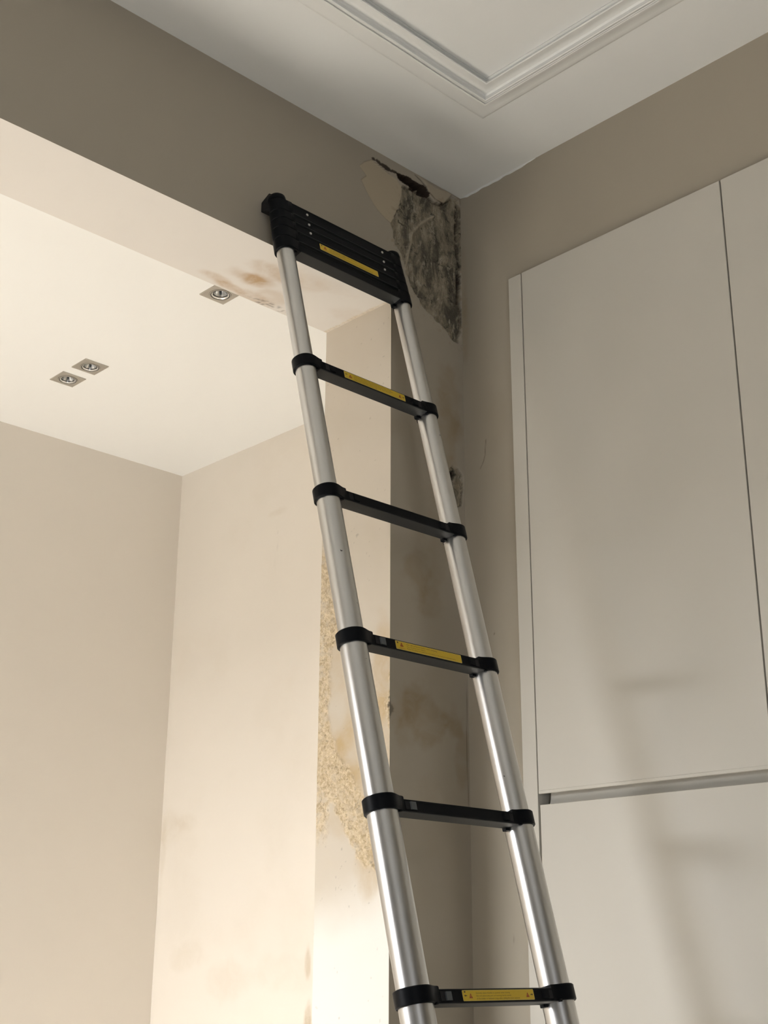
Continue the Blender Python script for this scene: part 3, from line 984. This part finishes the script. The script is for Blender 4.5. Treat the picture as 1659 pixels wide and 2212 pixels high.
def tube_mesh(r, z0, z1):
    bm = bmesh.new()
    n = 96
    pts = []
    for i in range(n):
        a = 2 * math.pi * i / n
        rr = r
        if abs(((a - math.radians(-8)) + math.pi) % (2 * math.pi) - math.pi) < 0.035:
            rr = r - 0.0007                       # narrow guide groove
        pts.append((rr * math.cos(a), rr * math.sin(a)))
    ri = r - 0.0016
    A = [bm.verts.new((x, y, z0)) for x, y in pts]
    B = [bm.verts.new((x, y, z1)) for x, y in pts]
    C_ = [bm.verts.new((x * ri / r, y * ri / r, z1)) for x, y in pts]
    D = [bm.verts.new((x * ri / r, y * ri / r, z0)) for x, y in pts]
    for P, Q in ((A, B), (B, C_), (C_, D), (D, A)):
        for i in range(n):
            bm.faces.new((P[i], P[(i + 1) % n], Q[(i + 1) % n], Q[i]))
    return bm


def ring_outline(rx, ry, side, hx):
    """plan outline of a collar that runs out into the rung on the inner side; side=+1 for the left stile"""
    pts = []
    n = 40
    for i in range(n + 1):
        a = math.pi / 2 + math.pi * i / n           # back -> outer -> front
        pts.append((rx * math.cos(a), ry * math.sin(a)))
    m_ = 10
    for i in range(1, m_ + 1):                       # front shoulder easing down to the rung front
        t = i / m_
        e = t * t * (3 - 2 * t)
        a = -math.pi / 2 + 0.62 * t
        x = rx * math.sin(0.0) + hx * t
        y = -ry + (ry - 0.0205) * e
        pts.append((x, y))
    for i in range(m_ + 1):
        t = 1 - i / m_
        e = t * t * (3 - 2 * t)
        pts.append((hx * t, ry - (ry - 0.010) * e))
    if side < 0:
        pts = [(-x, y) for x, y in pts]
    return pts


def collar_mesh(r_out, r_in, z0, z1, side, hook=True):
    """moulded collar: thin outer sleeve round the tube, solid lug toward the rung"""
    bm = bmesh.new()
    ro = ring_outline(r_out, r_out, side, r_out + 0.0035)
    n = len(ro)
    # inner hole follows the tube; walk the same count of points by angle
    inner = []
    for (x, y) in ro:
        a = math.atan2(y, x)
        inner.append((r_in * math.cos(a), r_in * math.sin(a)))
    def shrink(p, k):
        L_ = math.hypot(*p)
        return (p[0] * (L_ - k) / L_, p[1] * (L_ - k) / L_)
    bev = 0.0016
    zz = [(inner, z0), ([shrink(p, bev) for p in ro], z0), (ro, z0 + bev), (ro, z1 - bev),
          ([shrink(p, bev) for p in ro], z1), (inner, z1)]
    R_ = [[bm.verts.new((x, y, z)) for x, y in pl_] for pl_, z in zz]
    for j in range(len(R_)):
        A, B = R_[j], R_[(j + 1) % len(R_)]
        for i in range(n):
            try:
                bm.faces.new((A[i], A[(i + 1) % n], B[(i + 1) % n], B[i]))
            except ValueError:
                pass
    if hook:
        # small locking tabs under the inner side of the collar
        s_ = side
        x0, x1 = sorted((s_ * (r_in + 0.0010), s_ * (r_in + 0.0110)))
        box(bm, x0, x1, 0.0005, 0.0100, z0 - 0.0056, z0 + 0.002, bev=0.0012)
        x0, x1 = sorted((s_ * (r_in * 0.70), s_ * (r_in * 0.70 + 0.006)))
        box(bm, x0, x1, -r_in * 0.85 - .0030, -r_in * 0.85 + .0020, z0 - 0.0024, z0 + 0.002, bev=0.0008)
    return bm


def rung_mesh(x0, x1, zt, zb, yf=-0.0205, yb=0.0070):
    """D shaped rung: flat front with a shallow recess line and flat underside"""
    pr = [(yf, zb + .0010), (yf + .0010, zb), (yb - .001, zb), (yb, zb + .001), (yb, zt - .004), (yb - .003, zt - .0005),
          (yf + .003, zt), (yf, zt - .0016), (yf, zt - 0.0042), (yf + 0.0004, zt - 0.0046), (yf + 0.0004, zb + 0.0034), (yf, zb + 0.0030)]
    bm = bmesh.new()
    A = [bm.verts.new((x0, y, z)) for y, z in pr]
    B = [bm.verts.new((x1, y, z)) for y, z in pr]
    k = len(pr)
    for i in range(k):
        bm.faces.new((A[i], A[(i + 1) % k], B[(i + 1) % k], B[i]))
    bm.faces.new(A)
    bm.faces.new(B[::-1])
    bm.normal_update()
    for f in bm.faces:
        f.material_index = 1 if max(v.co.z for v in f.verts) < zb + .0012 else 0
    return bm


def text_faces(bm, txt, x, z, size, width, y, mi):
    """flat lettering added to a bmesh (x right, z up, facing -y), squeezed to a width"""
    cu = bpy.data.curves.new('lettering', 'FONT')
    cu.body = txt
    cu.size = 1.0
    cu.resolution_u = 2
    o = bpy.data.objects.new('lettering', cu)
    COL.objects.link(o)
    dg = bpy.context.evaluated_depsgraph_get()
    me = bpy.data.meshes.new_from_object(o.evaluated_get(dg))
    xs = [v.co.x for v in me.vertices] or [0, 1]
    kx = width / (max(xs) - min(xs)) if width else size
    base = [bm.verts.new((x + v.co.x * kx, y, z + v.co.y * size)) for v in me.vertices]
    for p in me.polygons:
        try:
            f = bm.faces.new([base[i] for i in p.vertices])
            f.material_index = mi
        except ValueError:
            pass
    bpy.data.objects.remove(o)
    bpy.data.curves.remove(cu)
    bpy.data.meshes.remove(me)


def flat(bm, pts, y, mi):
    f = bm.faces.new([bm.verts.new((x, y, z)) for x, z in pts])
    f.material_index = mi


def rrect(x0, x1, z0, z1, r, n=5):
    P = []
    for cx, cz, a0 in ((x1 - r, z1 - r, 0), (x0 + r, z1 - r, 90), (x0 + r, z0 + r, 180), (x1 - r, z0 + r, 270)):
        for i in range(n + 1):
            a = math.radians(a0 + 90 * i / n)
            P.append((cx + r * math.cos(a), cz + r * math.sin(a)))
    return P


def tri(bm, cx, cz, h, y):
    flat(bm, [(cx - h * .55, cz - h / 2), (cx + h * .55, cz - h / 2), (cx + h * .06, cz + h / 2), (cx - h * .06, cz + h / 2)], y, 2)
    flat(bm, [(cx - h * .09, cz - h * .20), (cx + h * .09, cz - h * .20), (cx + h * .05, cz + .16 * h), (cx - h * .05, cz + .16 * h)], y - .00008, 0)
    flat(bm, [(cx - h * .08, cz - h * .40), (cx + h * .08, cz - h * .40), (cx + h * .08, cz - .28 * h), (cx - h * .08, cz - .28 * h)], y - .00008, 0)


def arrow(bm, cx, cz, L_, d, y):
    t = 0.00055
    flat(bm, [(cx - L_ / 2, cz - t), (cx + L_ / 2, cz - t), (cx + L_ / 2, cz + t), (cx - L_ / 2, cz + t)], y, 1)
    tip = cx + d * L_ / 2
    flat(bm, [(tip + d * .0012, cz), (tip - d * .0016, cz + .0018), (tip - d * .0016, cz - .0018)], y, 1)


def label_mesh(x0, x1, z0, z1, style, y):
    bm = bmesh.new()
    flat(bm, rrect(x0, x1, z0, z1, 0.0016), y, 3)
    flat(bm, rrect(x0 + .0006, x1 - .0006, z0 + .0006, z1 - .0006, 0.0012), y - .0001, 0)
    yy = y - .0002
    h = z1 - z0
    cz = (z0 + z1) / 2
    if style == 'arrows':
        arrow(bm, x0 + .0075, cz, .0052, -1, yy)
        tri(bm, x0 + .0185, cz - .0005, h * .42, yy)
        flat(bm, rrect(x0 + .0045, x0 + .0075, z1 - .0038, z1 - .0014, .0008), yy, 1)
        arrow(bm, x1 - .0065, cz, .0050, 1, yy)
        tri(bm, x1 - .0160, cz - .0005, h * .42, yy)
        rows = [('Securely adjust thumbs at position when closing', .080), ('Do not place any part of moving hands inside', .082), ('of the ladder or between rungs while sliding the inner sections', .102)]
        for i, (t_, wd) in enumerate(rows):
            text_faces(bm, t_, x0 + .0310, z1 - .0056 - .0042 * i, .0030, wd, yy, 1)
    elif style == 'rows':
        arrow(bm, x0 + .0065, cz + .002, .0045, -1, yy)
        tri(bm, x0 + .0165, cz, h * .46, yy)
        arrow(bm, x1 - .0060, cz, .0045, 1, yy)
        tri(bm, x1 - .0150, cz, h * .42, yy)
        for i, wd in enumerate((.104, .108, .102, .062)):
            t_ = ('Ladder sections must be fully extended and locked before climbing', 'Open from the bottom rung and check that every latch is engaged',
                  'Keep hands and fingers clear of the rungs while closing it', 'Maximum load one person only')[i]
            text_faces(bm, t_, x0 + .0265, z1 - .0040 - .0033 * i, .0025, wd, yy, 1)
    else:
        tri(bm, x0 + .0150, cz + .0018, h * .46, yy)
        text_faces(bm, 'WARNING', x0 + .0078, z0 + .0018, .0024, .0150, yy, 2)
        flat(bm, rrect(x0 + .0040, x0 + .0072, z1 - .0048, z1 - .0018, .0010), yy, 1)
        rows = [('Stay safe using the ladder while climbing', .078), ('You can keep your balance', .048), ('Follow the steps and make the instructions in the manual to prevent injury', .126)]
        for i, (t_, wd) in enumerate(rows):
            text_faces(bm, t_, x0 + .0270, z1 - .0050 - .0040 * i, .0028, wd, yy, 1)
    return bm


def build_rung(vc, rt_, rb_, z0, z1, style=None, latch=None, rivets=None, hook=True, hh=0.0122):
    """one rung with its two collars; rt_ = tube radius above, rb_ = below"""
    ro = rb_ + 0.0042
    root = obj('rung', rung_mesh(0.020, W - 0.020, z1 - 0.0018 if rivets or not hook else vc + .0082, z0 + .0005 if rivets or not hook else vc - .0143), None, ladder, mats=[M_PLASTIC, M_RUNG])
    for sd, x in ((1, 0.0), (-1, W)):
        bm = collar_mesh(ro, rt_ + 0.0003, z0, z1, sd, hook)
        bmesh.ops.translate(bm, verts=bm.verts, vec=(x, 0, 0))
        obj('collar', bm, M_PLASTIC, root, smooth=True)
    if latch is not None:
        for sd in (1, -1):
            xa = 0.046 if sd > 0 else W - 0.046 - 0.015
            bm = bmesh.new()
            pr = [(xa, -0.0205), (xa + .001, -0.0232), (xa + 0.013, -0.0228), (xa + 0.0155, -0.0205)]
            if sd < 0:
                pr = [(2 * xa + .015 - x, y) for x, y in pr]
            A = [bm.verts.new((x, y, vc - .0095)) for x, y in pr]
            B = [bm.verts.new((x, y, vc + .0035)) for x, y in pr]
            for i in range(4):
                bm.faces.new((A[i], A[(i + 1) % 4], B[(i + 1) % 4], B[i]))
            bm.faces.new(A); bm.faces.new(B[::-1])
            obj('latch_button', bm, M_LATCH if latch == 'grey' and sd > 0 else M_PLASTIC, root)
            bm = bmesh.new()
            xb = xa - 0.0105 if sd > 0 else xa + 0.015
            box(bm, xb, xb + 0.0105, -0.0212, -0.0200, vc - .010, vc + .004, bev=0.0004)
            obj('latch_recess', bm, M_RUBBER, root)
    if style:
        zc = (z0 + z1) / 2 if not hook else vc - 0.0030
        bm = label_mesh(0.0845, 0.2545, zc - .0082, zc + .0082, style, -0.0208)
        me = bpy.data.meshes.new('warning_label')
        bm.to_mesh(me); bm.free()
        o = link('warning_label', me, None, root, [M_YEL, M_INK, M_RED, M_YELB])
        o['label'] = 'yellow warning label'
    if rivets:
        for x in rivets:
            bm = bmesh.new()
            rg = []
            for r, y in ((0.0031, -0.0200), (0.0030, -0.0212), (0.0020, -0.0219), (0.0009, -0.0217), (0.0004, -0.0212)):
                rg.append([bm.verts.new((x + r * math.cos(2 * math.pi * i / 20), y, vc + r * math.sin(2 * math.pi * i / 20))) for i in range(20)])
            for A, B in zip(rg[:-1], rg[1:]):
                for i in range(20):
                    bm.faces.new((A[i], A[(i + 1) % 20], B[(i + 1) % 20], B[i]))
            bm.faces.new(rg[-1])
            o = obj('rivet', bm, M_RIVET, root, smooth=True)
            o['label'] = 'silver rivet head'
    return root


# tubes
for x in (0.0, W):
    stack_bottom = V1 + 0.285
    tops = [stack_bottom] + VC
    for i in range(len(tops) - 1):
        bm = tube_mesh(RAD[i], tops[i + 1] - 0.004, tops[i] + 0.004)
        bmesh.ops.translate(bm, verts=bm.verts, vec=(x, 0, 0))
        obj('stile_tube', bm, M_ALU, ladder, smooth=True)
    bm = tube_mesh(RAD[9], 0.035, VC[-1] + 0.004)
    bmesh.ops.translate(bm, verts=bm.verts, vec=(x, 0, 0))
    obj('stile_tube', bm, M_ALU, ladder, smooth=True)
    bm = bmesh.new()
    lathe(bm, [(0.0001, 0.013), (0.036, 0.013), (0.038, 0.020), (0.0375, 0.052), (0.033, 0.055), (0.0001, 0.055)], cx=x, n=48, close=False)
    obj('rubber_foot', bm, M_RUBBER, ladder, smooth=True)

styles = [('rows', 'dark'), (None, 'dark'), ('warn', 'grey'), (None, 'grey'), ('arrows', 'grey'), (None, 'grey'), ('rows', 'grey'), (None, 'grey'), (None, 'grey')]
for i, vc in enumerate(VC):
    st_, la = styles[i]
    build_rung(vc, RAD[i], RAD[i + 1], vc - 0.0135, vc + 0.0125, st_, la)

# closed sections nested at the top
stack = [(0.2840, 0.3135, 0.0187, None, None), (0.3137, 0.3410, 0.0178, 'warn', None), (0.3412, 0.3655, 0.0170, None, (0.0640, 0.2810)),
         (0.3657, 0.3890, 0.0162, None, (0.0640, 0.2835)), (0.3892, 0.4220, 0.0155, None, (0.0640, 0.2850))]
for z0, z1, r, st_, rv in stack:
    build_rung(V1 + (z0 + z1) / 2, r - 0.003, r, V1 + z0, V1 + z1, st_, None, rv, hook=(z0 < 0.29))

# end caps with the pads that rest on the beam
for sd, x in ((1, 0.0), (-1, W)):
    bm = bmesh.new()
    z0, z1 = V1 + 0.4215, V1 + 0.4385
    lathe(bm, [(0.0001, z0), (0.0200, z0), (0.0205, z0 + .003), (0.0195, z1 - .005), (0.0160, z1 - .001), (0.0001, z1)], cx=x, n=48, close=False)
    obj('end_cap', bm, M_PLASTIC, ladder, smooth=True)
    # pad: block reaching back to the wall plane y = 0 (world), cut vertical
    bm = bmesh.new()
    cs, sn = math.cos(TH), math.sin(TH)
    by = ladder.location.y
    def loc(yw, zw):                       # world y,z -> ladder local y,z
        dy, dz = yw - by, zw
        return dy * cs - dz * sn, dy * sn + dz * cs
    pr = [loc(-0.0008, 3.0275), loc(-0.0008, 3.0045), loc(-0.030, 3.0020), loc(-0.034, 3.034), loc(-0.026, 3.040)]
    xa, xb = x - 0.0150, x + 0.0150
    A = [bm.verts.new((xa, y, z)) for y, z in pr]
    B = [bm.verts.new((xb, y, z)) for y, z in pr]
    k = len(pr)
    for i in range(k):
        bm.faces.new((A[i], A[(i + 1) % k], B[(i + 1) % k], B[i]))
    bm.faces.new(A); bm.faces.new(B[::-1])
    bmesh.ops.bevel(bm, geom=list(bm.edges), offset=0.0018, segments=2, profile=0.5, affect='EDGES')
    obj('wall_pad', bm, M_RUBBER, ladder, smooth=True)
